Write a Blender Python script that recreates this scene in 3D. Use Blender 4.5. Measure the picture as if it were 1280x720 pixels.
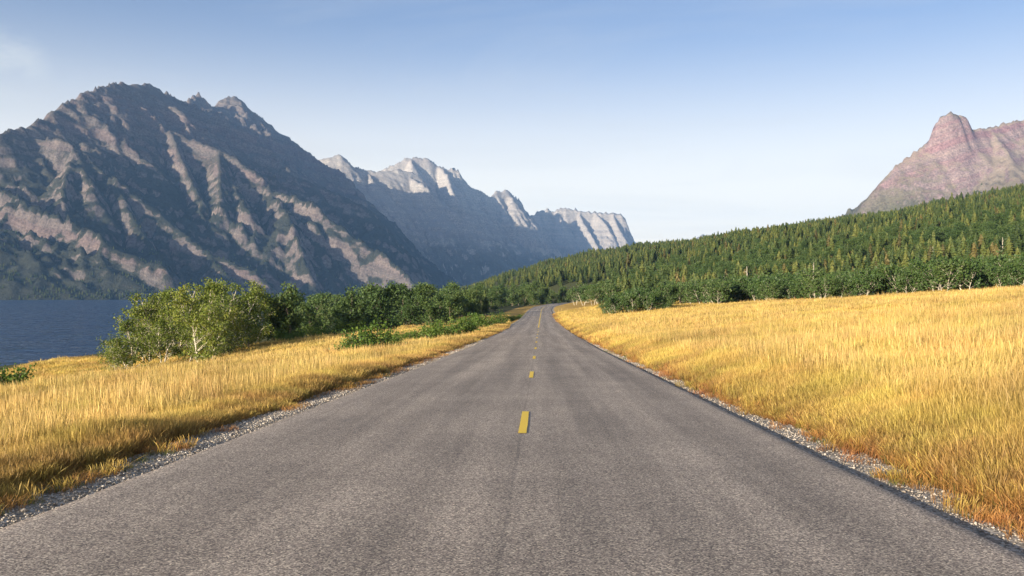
import bpy, math, random
import numpy as np
from mathutils import Vector

for o in list(bpy.data.objects):
    bpy.data.objects.remove(o)
scene = bpy.context.scene
COL = scene.collection
R = math.radians

# ------------------------------------------------------------------ camera, sky, sun, exposure
CAMZ = 1.6
cam_d = bpy.data.cameras.new('camera')
cam_d.sensor_width = 36.0
cam_d.lens = 31.08
cam_d.shift_y = 8.0 / 1280.0
cam_d.clip_start = 0.1
cam_d.clip_end = 80000
cam = bpy.data.objects.new('camera', cam_d)
COL.objects.link(cam)
cam.location = (0, 0, CAMZ)
cam.rotation_euler = (R(90), 0, 0)
scene.camera = cam

SUN_EL = R(10.5)
SUN_H = Vector((-0.63, -0.777)).normalized()      # horizontal direction towards the sun
world = bpy.data.worlds.new('World')
scene.world = world
world.use_nodes = True
wn, wl = world.node_tree.nodes, world.node_tree.links
wn.clear()
w_out = wn.new('ShaderNodeOutputWorld')
w_bg = wn.new('ShaderNodeBackground')
sky = wn.new('ShaderNodeTexSky')
sky.sky_type = 'NISHITA'
sky.sun_disc = False
sky.sun_elevation = SUN_EL
sky.sun_rotation = math.atan2(SUN_H.x, SUN_H.y)
sky.altitude = 500
sky.air_density = 1.0
sky.dust_density = 1.6
sky.ozone_density = 3.0
w_bg.inputs['Strength'].default_value = 0.08
# thin cirrus: noise over the sky dome (direction based)
tc = wn.new('ShaderNodeTexCoord')
sep = wn.new('ShaderNodeSeparateXYZ')
wl.new(tc.outputs['Generated'], sep.inputs[0])
zadd = wn.new('ShaderNodeMath'); zadd.operation = 'ADD'; zadd.inputs[1].default_value = 0.12
wl.new(sep.outputs['Z'], zadd.inputs[0])
zmx = wn.new('ShaderNodeMath'); zmx.operation = 'MAXIMUM'; zmx.inputs[1].default_value = 0.02
wl.new(zadd.outputs[0], zmx.inputs[0])
dx = wn.new('ShaderNodeMath'); dx.operation = 'DIVIDE'
dy = wn.new('ShaderNodeMath'); dy.operation = 'DIVIDE'
wl.new(sep.outputs['X'], dx.inputs[0]); wl.new(zmx.outputs[0], dx.inputs[1])
wl.new(sep.outputs['Y'], dy.inputs[0]); wl.new(zmx.outputs[0], dy.inputs[1])
cmb = wn.new('ShaderNodeCombineXYZ')
wl.new(dx.outputs[0], cmb.inputs[0]); wl.new(dy.outputs[0], cmb.inputs[1])
mp = wn.new('ShaderNodeMapping'); mp.inputs['Rotation'].default_value = (0, 0, R(25)); mp.inputs['Scale'].default_value = (0.55, 1.3, 1)
mp.inputs['Location'].default_value = (1.35, 0.4, 0)
wl.new(cmb.outputs[0], mp.inputs[0])
cn = wn.new('ShaderNodeTexNoise'); cn.inputs['Scale'].default_value = 0.9; cn.inputs['Detail'].default_value = 9; cn.inputs['Roughness'].default_value = 0.6; cn.inputs['Distortion'].default_value = 0.6
wl.new(mp.outputs[0], cn.inputs['Vector'])
cr = wn.new('ShaderNodeMapRange'); cr.inputs[1].default_value = 0.5; cr.inputs[2].default_value = 0.8; cr.inputs[3].default_value = 0.0; cr.inputs[4].default_value = 0.36
wl.new(cn.outputs['Fac'], cr.inputs[0])
mix = wn.new('ShaderNodeMix'); mix.data_type = 'RGBA'
wl.new(cr.outputs[0], mix.inputs[0])
tint = wn.new('ShaderNodeMix'); tint.data_type = 'RGBA'; tint.blend_type = 'MULTIPLY'; tint.inputs[0].default_value = 1.0
wl.new(sky.outputs[0], tint.inputs[6]); tint.inputs[7].default_value = (0.9, 0.87, 0.97, 1)
# thin high veil that thickens towards the horizon all round
zc = wn.new('ShaderNodeMapRange'); zc.interpolation_type = 'SMOOTHSTEP'
zc.inputs[1].default_value = -0.02; zc.inputs[2].default_value = 0.315; zc.inputs[3].default_value = 0.97; zc.inputs[4].default_value = 0.06
wl.new(sep.outputs['Z'], zc.inputs[0])
veil = wn.new('ShaderNodeMix'); veil.data_type = 'RGBA'
wl.new(zc.outputs[0], veil.inputs[0]); wl.new(tint.outputs[2], veil.inputs[6]); veil.inputs[7].default_value = (11.0, 9.6, 7.2, 1)
# one wispy cloud low in the sky over the lake, beside the big ridge
nrm = wn.new('ShaderNodeVectorMath'); nrm.operation = 'NORMALIZE'; wl.new(tc.outputs['Generated'], nrm.inputs[0])
dot = wn.new('ShaderNodeVectorMath'); dot.operation = 'DOT_PRODUCT'; wl.new(nrm.outputs[0], dot.inputs[0])
dot.inputs[1].default_value = Vector((-0.575, 1.0, 0.255)).normalized()
cm = wn.new('ShaderNodeMapRange'); cm.interpolation_type = 'SMOOTHSTEP'
cm.inputs[1].default_value = 0.9989; cm.inputs[2].default_value = 0.99995; cm.inputs[3].default_value = 0.0; cm.inputs[4].default_value = 0.8
wl.new(dot.outputs['Value'], cm.inputs[0])
wmap = wn.new('ShaderNodeMapping'); wmap.inputs['Rotation'].default_value = (0, R(30), 0); wmap.inputs['Scale'].default_value = (9, 9, 22); wl.new(nrm.outputs[0], wmap.inputs[0])
wns = wn.new('ShaderNodeTexNoise'); wns.inputs['Scale'].default_value = 1.6; wns.inputs['Detail'].default_value = 8; wns.inputs['Roughness'].default_value = 0.6; wl.new(wmap.outputs[0], wns.inputs['Vector'])
wr = wn.new('ShaderNodeMapRange'); wr.inputs[1].default_value = 0.4; wr.inputs[2].default_value = 0.7; wl.new(wns.outputs['Fac'], wr.inputs[0])
wm = wn.new('ShaderNodeMath'); wm.operation = 'MULTIPLY'; wl.new(cm.outputs[0], wm.inputs[0]); wl.new(wr.outputs[0], wm.inputs[1])
wisp = wn.new('ShaderNodeMix'); wisp.data_type = 'RGBA'
wl.new(wm.outputs[0], wisp.inputs[0]); wl.new(veil.outputs[2], wisp.inputs[6]); wisp.inputs[7].default_value = (4.6, 4.7, 4.6, 1)
wl.new(wisp.outputs[2], mix.inputs[6])
mix.inputs[7].default_value = (4.6, 4.6, 4.5, 1)
wl.new(mix.outputs[2], w_bg.inputs['Color'])
wl.new(w_bg.outputs[0], w_out.inputs['Surface'])

sun_d = bpy.data.lights.new('sun', 'SUN')
sun_d.energy = 5.0
sun_d.angle = R(0.53)
sun_d.color = (1.0, 0.87, 0.70)
sun = bpy.data.objects.new('sun', sun_d)
COL.objects.link(sun)
sv = Vector((SUN_H.x * math.cos(SUN_EL), SUN_H.y * math.cos(SUN_EL), math.sin(SUN_EL)))
sun.rotation_euler = sv.to_track_quat('Z', 'Y').to_euler()
sun.location = (-60, -80, 60)

scene.render.engine = 'CYCLES'
scene.view_settings.view_transform = 'Standard'
scene.view_settings.look = 'None'
scene.view_settings.gamma = 1.0
scene.view_settings.use_curve_mapping = False
scene.view_settings.exposure = 1.2
scene.cycles.max_bounces = 5
scene.cycles.diffuse_bounces = 2
scene.cycles.glossy_bounces = 2
scene.cycles.transmission_bounces = 3
scene.cycles.transparent_max_bounces = 4
scene.cycles.volume_bounces = 0

HAZE_DENSITY = 3.9e-5
HAZE_COLOR = (0.26, 0.53, 1.0, 1)

# ------------------------------------------------------------------ helpers
rng = np.random.default_rng(11)

def tag(o, label=None, cat=None, group=None, kind=None):
    if label: o['label'] = label
    if cat: o['category'] = cat
    if group: o['group'] = group
    if kind: o['kind'] = kind
    return o

def mesh_np(name, V, F, mat=None, smooth=False):
    V = np.asarray(V, dtype=np.float32); F = np.asarray(F, dtype=np.int32)
    me = bpy.data.meshes.new(name)
    n = F.shape[1]
    me.vertices.add(len(V)); me.vertices.foreach_set('co', V.ravel())
    me.loops.add(F.size); me.loops.foreach_set('vertex_index', F.ravel())
    me.polygons.add(len(F))
    me.polygons.foreach_set('loop_start', np.arange(0, F.size, n, dtype=np.int32))
    me.polygons.foreach_set('loop_total', np.full(len(F), n, dtype=np.int32))
    if smooth:
        me.polygons.foreach_set('use_smooth', np.ones(len(F), dtype=bool))
    me.update(calc_edges=True)
    if mat: me.materials.append(mat)
    return me

def fattr(me, name, vals, typ='FLOAT', dom='POINT'):
    a = me.attributes.new(name, typ, dom)
    a.data.foreach_set('value' if typ in ('FLOAT', 'INT') else 'vector', np.asarray(vals, dtype=np.int32 if typ == 'INT' else np.float32).ravel())

def obj(name, me, parent=None, loc=(0, 0, 0)):
    o = bpy.data.objects.new(name, me)
    COL.objects.link(o)
    o.location = loc
    if parent: o.parent = parent
    return o

def empty(name, loc, rz=0, s=1.0):
    o = bpy.data.objects.new(name, None)
    COL.objects.link(o)
    o.empty_display_size = 0.5
    o.location = loc; o.rotation_euler = (0, 0, rz)
    o.scale = (s, s, s) if not isinstance(s, (tuple, list)) else s
    return o

# gradient noise
_p = np.random.default_rng(5).permutation(512)
_perm = np.concatenate([_p, _p])
_ang = np.random.default_rng(6).uniform(0, 2 * np.pi, 512)
_gx, _gy = np.cos(_ang), np.sin(_ang)

def perlin(x, y):
    xi = np.floor(x).astype(np.int64); yi = np.floor(y).astype(np.int64)
    xf, yf = x - xi, y - yi
    u = xf * xf * xf * (xf * (xf * 6 - 15) + 10); v = yf * yf * yf * (yf * (yf * 6 - 15) + 10)
    xi &= 511; yi &= 511
    xj = (xi + 1) & 511; yj = (yi + 1) & 511
    def g(a, b, fx, fy):
        h = _perm[_perm[a] + b]
        return _gx[h] * fx + _gy[h] * fy
    n00 = g(xi, yi, xf, yf); n10 = g(xj, yi, xf - 1, yf)
    n01 = g(xi, yj, xf, yf - 1); n11 = g(xj, yj, xf - 1, yf - 1)
    a = n00 + u * (n10 - n00); b = n01 + u * (n11 - n01)
    return (a + v * (b - a)) * 1.41

def fbm(x, y, oct=4, lac=2.03, gain=0.5):
    s = 0; a = 1.0; f = 1.0
    for i in range(oct):
        s = s + a * perlin(x * f + 17.3 * i, y * f - 9.1 * i)
        a *= gain; f *= lac
    return s

def ridged(x, y, oct=4, lac=2.1, gain=0.5):
    s = 0; a = 1.0; f = 1.0; w = 1.0
    for i in range(oct):
        n = 1 - np.abs(perlin(x * f + 31.7 * i, y * f + 5.3 * i))
        n = n * n * w
        w = np.clip(n * 1.6, 0, 1)
        s = s + a * n
        a *= gain; f *= lac
    return s

def sstep(a, b, x):
    t = np.clip((x - a) / (b - a), 0, 1)
    return t * t * (3 - 2 * t)

FPX = 1105.0
def at(px, py, D):
    """world point seen in direction (px, py) at depth D"""
    return ((px - 640) / FPX * D, D, (368 - py) / FPX * D + CAMZ)

# ------------------------------------------------------------------ materials
def new_mat(name):
    m = bpy.data.materials.new(name)
    m.use_nodes = True
    n, l = m.node_tree.nodes, m.node_tree.links
    b = n['Principled BSDF']
    return m, n, l, b

def ramp(n, stops, interp='LINEAR'):
    r = n.new('ShaderNodeValToRGB')
    r.color_ramp.interpolation = interp
    e = r.color_ramp.elements
    while len(e) < len(stops): e.new(0.5)
    for i, (p, c) in enumerate(stops):
        e[i].position = p; e[i].color = (*c, 1)
    return r

def noise(n, l, vec, scale, detail=4, rough=0.55, dist=0.0):
    t = n.new('ShaderNodeTexNoise')
    t.inputs['Scale'].default_value = scale; t.inputs['Detail'].default_value = detail
    t.inputs['Roughness'].default_value = rough; t.inputs['Distortion'].default_value = dist
    if vec: l.new(vec, t.inputs['Vector'])
    return t

def mixc(n, l, fac, a, b, blend='MIX'):
    m = n.new('ShaderNodeMix'); m.data_type = 'RGBA'; m.blend_type = blend
    for sock, val in ((m.inputs[0], fac), (m.inputs[6], a), (m.inputs[7], b)):
        if hasattr(val, 'links'): l.new(val, sock)
        elif isinstance(val, tuple): sock.default_value = (*val, 1) if len(val) == 3 else val
        else: sock.default_value = val
    return m.outputs[2]

def maprange(n, l, v, a, b, c=0.0, d=1.0):
    m = n.new('ShaderNodeMapRange'); m.interpolation_type = 'SMOOTHSTEP'
    l.new(v, m.inputs[0])
    m.inputs[1].default_value = a; m.inputs[2].default_value = b
    m.inputs[3].default_value = c; m.inputs[4].default_value = d
    return m.outputs[0]

def math_n(n, l, op, a, b=None):
    m = n.new('ShaderNodeMath'); m.operation = op
    for i, v in enumerate((a, b)):
        if v is None: continue
        if hasattr(v, 'links'): l.new(v, m.inputs[i])
        else: m.inputs[i].default_value = v
    return m.outputs[0]

def leaf_mat(name, c_dark, c_mid, c_light, trans=0.35, rough=0.5, rnd=0.35):
    m, n, l, b = new_mat(name)
    a = n.new('ShaderNodeAttribute'); a.attribute_name = 'tone'
    oi = n.new('ShaderNodeObjectInfo')
    f = math_n(n, l, 'MULTIPLY_ADD', oi.outputs['Random'], rnd)
    n_ = f.node; l.new(math_n(n, l, 'MULTIPLY', a.outputs['Fac'], 1 - rnd), n_.inputs[2])
    r = ramp(n, [(0.0, c_dark), (0.5, c_mid), (1.0, c_light)])
    l.new(f, r.inputs[0])
    l.new(r.outputs[0], b.inputs['Base Color'])
    b.inputs['Roughness'].default_value = rough
    b.inputs['Specular IOR Level'].default_value = 0.25
    t = n.new('ShaderNodeBsdfTranslucent')
    l.new(r.outputs[0], t.inputs['Color'])
    ms = n.new('ShaderNodeMixShader'); ms.inputs[0].default_value = trans
    l.new(b.outputs[0], ms.inputs[1]); l.new(t.outputs[0], ms.inputs[2])
    l.new(ms.outputs[0], n['Material Output'].inputs['Surface'])
    return m

M_ASPEN = leaf_mat('aspen_leaves', (0.05, 0.08, 0.016), (0.15, 0.195, 0.03), (0.37, 0.36, 0.07))
M_WOOD = leaf_mat('cottonwood_leaves', (0.03, 0.06, 0.02), (0.075, 0.125, 0.035), (0.14, 0.17, 0.045), 0.28)
M_SHRUB = leaf_mat('shrub_leaves', (0.035, 0.075, 0.015), (0.09, 0.16, 0.025), (0.2, 0.25, 0.05))
M_THICK = leaf_mat('thicket_leaves', (0.035, 0.07, 0.022), (0.07, 0.12, 0.032), (0.12, 0.155, 0.045), 0.25)
M_NEEDLE = leaf_mat('conifer_needles', (0.022, 0.043, 0.015), (0.075, 0.105, 0.026), (0.19, 0.185, 0.045), 0.15, 0.6, 0.6)
M_RUSTN = leaf_mat('browning_needles', (0.05, 0.05, 0.02), (0.11, 0.095, 0.03), (0.18, 0.145, 0.045), 0.15, 0.6, 0.6)

def bark_mat(name, c1, c2, sc=6.0):
    m, n, l, b = new_mat(name)
    t = n.new('ShaderNodeTexCoord')
    ns = noise(n, l, t.outputs['Object'], sc, 5, 0.6)
    r = ramp(n, [(0.35, c1), (0.62, c2)])
    l.new(ns.outputs['Fac'], r.inputs[0]); l.new(r.outputs[0], b.inputs['Base Color'])
    b.inputs['Roughness'].default_value = 0.85
    return m
M_ABARK = bark_mat('aspen_bark', (0.3, 0.25, 0.18), (0.66, 0.6, 0.47))
M_DBARK = bark_mat('brown_bark', (0.1, 0.075, 0.055), (0.24, 0.19, 0.14))
M_SNAG = bark_mat('weathered_wood', (0.3, 0.26, 0.21), (0.55, 0.48, 0.38))

def grass_mat():
    m, n, l, b = new_mat('dry_grass')
    a = n.new('ShaderNodeAttribute'); a.attribute_name = 'col'
    oi = n.new('ShaderNodeObjectInfo')
    hs = n.new('ShaderNodeHueSaturation')
    l.new(a.outputs['Color'], hs.inputs['Color'])
    geo = n.new('ShaderNodeNewGeometry')
    pn = noise(n, l, geo.outputs['Position'], 0.16, 4, 0.6)
    v1 = maprange(n, l, pn.outputs['Fac'], 0.3, 0.7, 0.62, 1.2)
    v2 = maprange(n, l, oi.outputs['Random'], 0, 1, 0.82, 1.15)
    l.new(math_n(n, l, 'MULTIPLY', v1, v2), hs.inputs['Value'])
    pn2 = noise(n, l, geo.outputs['Position'], 0.45, 3, 0.6)
    l.new(maprange(n, l, pn2.outputs['Fac'], 0.3, 0.7, 0.475, 0.505), hs.inputs['Hue'])
    l.new(hs.outputs[0], b.inputs['Base Color'])
    b.inputs['Roughness'].default_value = 0.55
    b.inputs['Specular IOR Level'].default_value = 0.3
    t = n.new('ShaderNodeBsdfTranslucent'); l.new(hs.outputs[0], t.inputs['Color'])
    ms = n.new('ShaderNodeMixShader'); ms.inputs[0].default_value = 0.3
    l.new(b.outputs[0], ms.inputs[1]); l.new(t.outputs[0], ms.inputs[2])
    l.new(ms.outputs[0], n['Material Output'].inputs['Surface'])
    return m
M_GRASS = grass_mat()

def ground_mat():
    m, n, l, b = new_mat('meadow_soil')
    geo = n.new('ShaderNodeNewGeometry')
    P = geo.outputs['Position']
    a = noise(n, l, P, 0.12, 6, 0.6)
    c = noise(n, l, P, 3.0, 5, 0.65)
    straw = ramp(n, [(0.3, (0.36, 0.22, 0.06)), (0.55, (0.5, 0.33, 0.085)), (0.75, (0.58, 0.4, 0.12))])
    l.new(a.outputs['Fac'], straw.inputs[0])
    col = mixc(n, l, math_n(n, l, 'MULTIPLY', c.outputs['Fac'], 0.5), straw.outputs[0], (0.28, 0.17, 0.055))
    at_ = n.new('ShaderNodeAttribute'); at_.attribute_name = 'forest'
    fl = ramp(n, [(0.35, (0.05, 0.06, 0.025)), (0.7, (0.1, 0.1, 0.04))])
    l.new(c.outputs['Fac'], fl.inputs[0])
    col = mixc(n, l, at_.outputs['Fac'], col, fl.outputs[0])
    gv = n.new('ShaderNodeAttribute'); gv.attribute_name = 'gravel'
    pb = n.new('ShaderNodeTexVoronoi'); pb.inputs['Scale'].default_value = 38; l.new(P, pb.inputs['Vector'])
    pbc = n.new('ShaderNodeSeparateColor'); l.new(pb.outputs['Color'], pbc.inputs[0])
    gr = ramp(n, [(0.0, (0.14, 0.12, 0.095)), (0.6, (0.32, 0.28, 0.225)), (1.0, (0.55, 0.5, 0.43))]); l.new(pbc.outputs[0], gr.inputs[0])
    col = mixc(n, l, gv.outputs['Fac'], col, gr.outputs[0])
    l.new(col, b.inputs['Base Color'])
    b.inputs['Roughness'].default_value = 0.95
    b.inputs['Specular IOR Level'].default_value = 0.1
    bp = n.new('ShaderNodeBump'); bp.inputs['Strength'].default_value = 0.6; bp.inputs['Distance'].default_value = 0.15
    l.new(c.outputs['Fac'], bp.inputs['Height']); l.new(bp.outputs[0], b.inputs['Normal'])
    return m

def asphalt_mat():
    m, n, l, b = new_mat('worn_asphalt')
    uv = n.new('ShaderNodeUVMap'); uv.uv_map = 'road'
    sp = n.new('ShaderNodeSeparateXYZ'); l.new(uv.outputs[0], sp.inputs[0])
    geo = n.new('ShaderNodeNewGeometry'); P = geo.outputs['Position']
    vo = n.new('ShaderNodeTexVoronoi'); vo.inputs['Scale'].default_value = 85; l.new(P, vo.inputs['Vector'])
    stone = ramp(n, [(0.0, (0.05, 0.039, 0.031)), (0.3, (0.22, 0.175, 0.136)), (0.78, (0.48, 0.385, 0.295)), (1.0, (0.9, 0.76, 0.55))])
    sc = n.new('ShaderNodeSeparateColor'); l.new(vo.outputs['Color'], sc.inputs[0])
    l.new(sc.outputs[0], stone.inputs[0])
    fine = noise(n, l, P, 28, 3, 0.7)
    col = mixc(n, l, math_n(n, l, 'MULTIPLY', fine.outputs['Fac'], 0.4), stone.outputs[0], (0.2, 0.162, 0.13))
    # long streaks, wheel paths, patches
    mpn = n.new('ShaderNodeMapping'); mpn.inputs['Scale'].default_value = (1.0, 0.03, 1); l.new(uv.outputs[0], mpn.inputs[0])
    st = noise(n, l, mpn.outputs[0], 1.6, 5, 0.6)
    big = noise(n, l, P, 0.5, 5, 0.6)
    f1 = maprange(n, l, st.outputs['Fac'], 0.3, 0.7, 0.8, 1.22)
    f2 = maprange(n, l, big.outputs['Fac'], 0.3, 0.7, 0.88, 1.12)
    wv = math_n(n, l, 'COSINE', math_n(n, l, 'MULTIPLY', sp.outputs['X'], 2 * math.pi / 1.85))
    f3 = maprange(n, l, wv, -1, 1, 0.93, 1.1)
    f = math_n(n, l, 'MULTIPLY', math_n(n, l, 'MULTIPLY', f1, f2), f3)
    hv = n.new('ShaderNodeHueSaturation'); l.new(col, hv.inputs['Color']); l.new(f, hv.inputs['Value'])
    # centre seam
    wob = noise(n, l, mpn.outputs[0], 14, 4, 0.7)
    du = math_n(n, l, 'ADD', sp.outputs['X'], math_n(n, l, 'MULTIPLY', wob.outputs['Fac'], 0.10))
    ab = math_n(n, l, 'ABSOLUTE', math_n(n, l, 'SUBTRACT', du, 0.03))
    seam = maprange(n, l, ab, 0.004, 0.026, 0.22, 0.0)
    col2 = mixc(n, l, seam, hv.outputs[0], (0.035, 0.033, 0.033))
    l.new(col2, b.inputs['Base Color'])
    b.inputs['Roughness'].default_value = 0.72
    b.inputs['Specular IOR Level'].default_value = 0.35
    bp = n.new('ShaderNodeBump'); bp.inputs['Strength'].default_value = 0.9; bp.inputs['Distance'].default_value = 0.011
    l.new(sc.outputs[1], bp.inputs['Height']); l.new(bp.outputs[0], b.inputs['Normal'])
    return m

def paint_mat():
    m, n, l, b = new_mat('yellow_road_paint')
    geo = n.new('ShaderNodeNewGeometry'); P = geo.outputs['Position']
    ns = noise(n, l, P, 60, 4, 0.7)
    col = mixc(n, l, maprange(n, l, ns.outputs['Fac'], 0.52, 0.72, 0, 0.6), (0.92, 0.6, 0.015), (0.42, 0.31, 0.09))
    l.new(col, b.inputs['Base Color']); b.inputs['Roughness'].default_value = 0.6
    bp = n.new('ShaderNodeBump'); bp.inputs['Strength'].default_value = 0.5; bp.inputs['Distance'].default_value = 0.004
    l.new(ns.outputs['Fac'], bp.inputs['Height']); l.new(bp.outputs[0], b.inputs['Normal'])
    return m

def gravel_mat(name='gravel_stone'):
    m, n, l, b = new_mat(name)
    a = n.new('ShaderNodeAttribute'); a.attribute_name = 'tone'
    r = ramp(n, [(0.0, (0.16, 0.13, 0.1)), (0.5, (0.36, 0.31, 0.25)), (0.85, (0.5, 0.45, 0.38)), (1, (0.66, 0.62, 0.55))])
    l.new(a.outputs['Fac'], r.inputs[0]); l.new(r.outputs[0], b.inputs['Base Color'])
    b.inputs['Roughness'].default_value = 0.9
    return m

def water_mat():
    m, n, l, b = new_mat('lake_water')
    geo = n.new('ShaderNodeNewGeometry'); P = geo.outputs['Position']
    mpn = n.new('ShaderNodeMapping'); mpn.inputs['Rotation'].default_value = (0, 0, R(20)); mpn.inputs['Scale'].default_value = (0.4, 1.0, 1); l.new(P, mpn.inputs[0])
    w1 = noise(n, l, mpn.outputs[0], 0.33, 5, 0.65, 0.4)
    w2 = noise(n, l, mpn.outputs[0], 0.07, 5, 0.7, 0.6)
    h = math_n(n, l, 'ADD', w1.outputs['Fac'], math_n(n, l, 'MULTIPLY', w2.outputs['Fac'], 6.0))
    bp = n.new('ShaderNodeBump'); bp.inputs['Strength'].default_value = 1.0; bp.inputs['Distance'].default_value = 2.2
    l.new(h, bp.inputs['Height']); l.new(bp.outputs[0], b.inputs['Normal'])
    b.inputs['Base Color'].default_value = (0.022, 0.06, 0.13, 1)
    mp2 = n.new('ShaderNodeMapping'); mp2.inputs['Scale'].default_value = (0.6, 0.35, 1); l.new(P, mp2.inputs[0])
    w3 = noise(n, l, mp2.outputs[0], 0.16, 9, 0.8, 0.5)
    l.new(maprange(n, l, w3.outputs['Fac'], 0.38, 0.62, 0.03, 0.55), b.inputs['Roughness'])
    b.inputs['IOR'].default_value = 1.33
    return m

def rock_mat(name, c_lo, c_mid, c_hi, tint, veg, veg_h, strata_scale=0.02, strata_dip=(0.12, 0.0), veg_lo=0.55, veg_amt=1.0, scree=(0.25, 0.235, 0.22), tint_amt=0.45):
    """layered rock; vegetation where the slope is gentle and low (veg_h: heights of fade)"""
    m, n, l, b = new_mat(name)
    geo = n.new('ShaderNodeNewGeometry'); P = geo.outputs['Position']
    sp = n.new('ShaderNodeSeparateXYZ'); l.new(P, sp.inputs[0])
    sn = n.new('ShaderNodeSeparateXYZ'); l.new(geo.outputs['Normal'], sn.inputs[0])
    big = noise(n, l, P, 0.0028, 6, 0.6)
    med = noise(n, l, P, 0.018, 6, 0.65)
    fin = noise(n, l, P, 0.09, 5, 0.7)
    # strata coordinate
    hz = math_n(n, l, 'ADD', sp.outputs['Z'], math_n(n, l, 'MULTIPLY', sp.outputs['X'], strata_dip[0]))
    hz = math_n(n, l, 'ADD', hz, math_n(n, l, 'MULTIPLY', sp.outputs['Y'], strata_dip[1]))
    hz = math_n(n, l, 'ADD', hz, math_n(n, l, 'MULTIPLY', big.outputs['Fac'], 90))
    cz = n.new('ShaderNodeCombineXYZ'); l.new(math_n(n, l, 'MULTIPLY', hz, strata_scale), cz.inputs[2])
    st = noise(n, l, cz.outputs[0], 1.0, 5, 0.7)
    rk = ramp(n, [(0.3, c_lo), (0.5, c_mid), (0.7, c_hi)])
    l.new(math_n(n, l, 'ADD', math_n(n, l, 'MULTIPLY', st.outputs['Fac'], 0.75), math_n(n, l, 'MULTIPLY', med.outputs['Fac'], 0.25)), rk.inputs[0])
    cz2 = n.new('ShaderNodeCombineXYZ'); l.new(math_n(n, l, 'MULTIPLY', hz, strata_scale * 0.35), cz2.inputs[2])
    st2 = noise(n, l, cz2.outputs[0], 1.0, 3, 0.6)
    col = mixc(n, l, math_n(n, l, 'MULTIPLY', maprange(n, l, st2.outputs['Fac'], 0.45, 0.6), tint_amt), rk.outputs[0], tint)
    hv = n.new('ShaderNodeHueSaturation'); l.new(col, hv.inputs['Color'])
    l.new(maprange(n, l, fin.outputs['Fac'], 0.25, 0.75, 0.55, 1.4), hv.inputs['Value'])
    # scree on moderate slopes
    slope = math_n(n, l, 'ADD', sn.outputs['Z'], math_n(n, l, 'MULTIPLY', math_n(n, l, 'SUBTRACT', med.outputs['Fac'], 0.5), 0.5))
    col = mixc(n, l, maprange(n, l, slope, 0.62, 0.78, 0, 0.7), hv.outputs[0], scree)
    # vegetation
    hv2 = math_n(n, l, 'ADD', sp.outputs['Z'], math_n(n, l, 'MULTIPLY', math_n(n, l, 'SUBTRACT', big.outputs['Fac'], 0.5), 500))
    low = maprange(n, l, hv2, veg_h[0], veg_h[1], 1, 0)
    vs = maprange(n, l, math_n(n, l, 'ADD', slope, math_n(n, l, 'MULTIPLY', low, 0.16)), veg_lo, veg_lo + 0.14)
    vfac = math_n(n, l, 'MULTIPLY', math_n(n, l, 'MULTIPLY', vs, low), veg_amt)
    vg = ramp(n, [(0.35, tuple(c * 0.6 for c in veg)), (0.65, tuple(c * 1.3 for c in veg))])
    l.new(fin.outputs['Fac'], vg.inputs[0])
    col = mixc(n, l, vfac, col, vg.outputs[0])
    l.new(col, b.inputs['Base Color'])
    b.inputs['Roughness'].default_value = 0.95
    b.inputs['Specular IOR Level'].default_value = 0.1
    rg = noise(n, l, P, 0.014, 9, 0.62); rg.noise_type = 'RIDGED_MULTIFRACTAL'
    hsum = math_n(n, l, 'ADD', math_n(n, l, 'MULTIPLY', rg.outputs['Fac'], 0.9), math_n(n, l, 'MULTIPLY', fin.outputs['Fac'], 0.45))
    hsum = math_n(n, l, 'ADD', hsum, math_n(n, l, 'MULTIPLY', st.outputs['Fac'], 0.6))
    bp = n.new('ShaderNodeBump'); bp.inputs['Strength'].default_value = 1.0; bp.inputs['Distance'].default_value = 12
    l.new(hsum, bp.inputs['Height']); l.new(bp.outputs[0], b.inputs['Normal'])
    return m

# ------------------------------------------------------------------ ground shape
_ty = np.arange(-150, 900.0)
def _table(ys, vs, w=31):
    t = np.interp(_ty, ys, vs)
    k = np.hanning(w); k /= k.sum()
    tp = np.concatenate([t[0] + (t[1] - t[0]) * np.arange(-w, 0), t, t[-1] + 0 * np.arange(w)])
    return np.convolve(tp, k, 'same')[w:-w]
_zr = _table([-150, 0, 50, 87, 125, 203, 270, 336, 420, 480, 620, 900],
             [4.43, 0, -1.48, -2.36, -3.12, -4.2, -4.4, -4.2, -3.8, -3.4, -2.5, -2.0])
_xr = _table([-150, 0, 87, 203, 336, 400, 480, 520, 560, 620, 900], [-4.6, -0.25, 2.5, 6.4, 11.2, 14.8, 24.8, 35, 52, 90, 90])
def zr(y): return np.interp(y, _ty, _zr)
def xr(y): return np.interp(y, _ty, _xr)
DL, DR = -4.05, 3.65          # asphalt edges either side of the centre line
LAKE_Z = -18.4
_HA = [-2500, -1500, -600, 0, 424, 758, 993, 1224, 1450]
_HH = [260, 215, 172, 125, 101, 78, 42, 10, 0]

def hill_coords(x, y):
    p = (x - 637) * 0.8986 + (y - 1100) * 0.4387
    a = (x - 637) * -0.4387 + (y - 1100) * 0.8986
    return p, a

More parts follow.
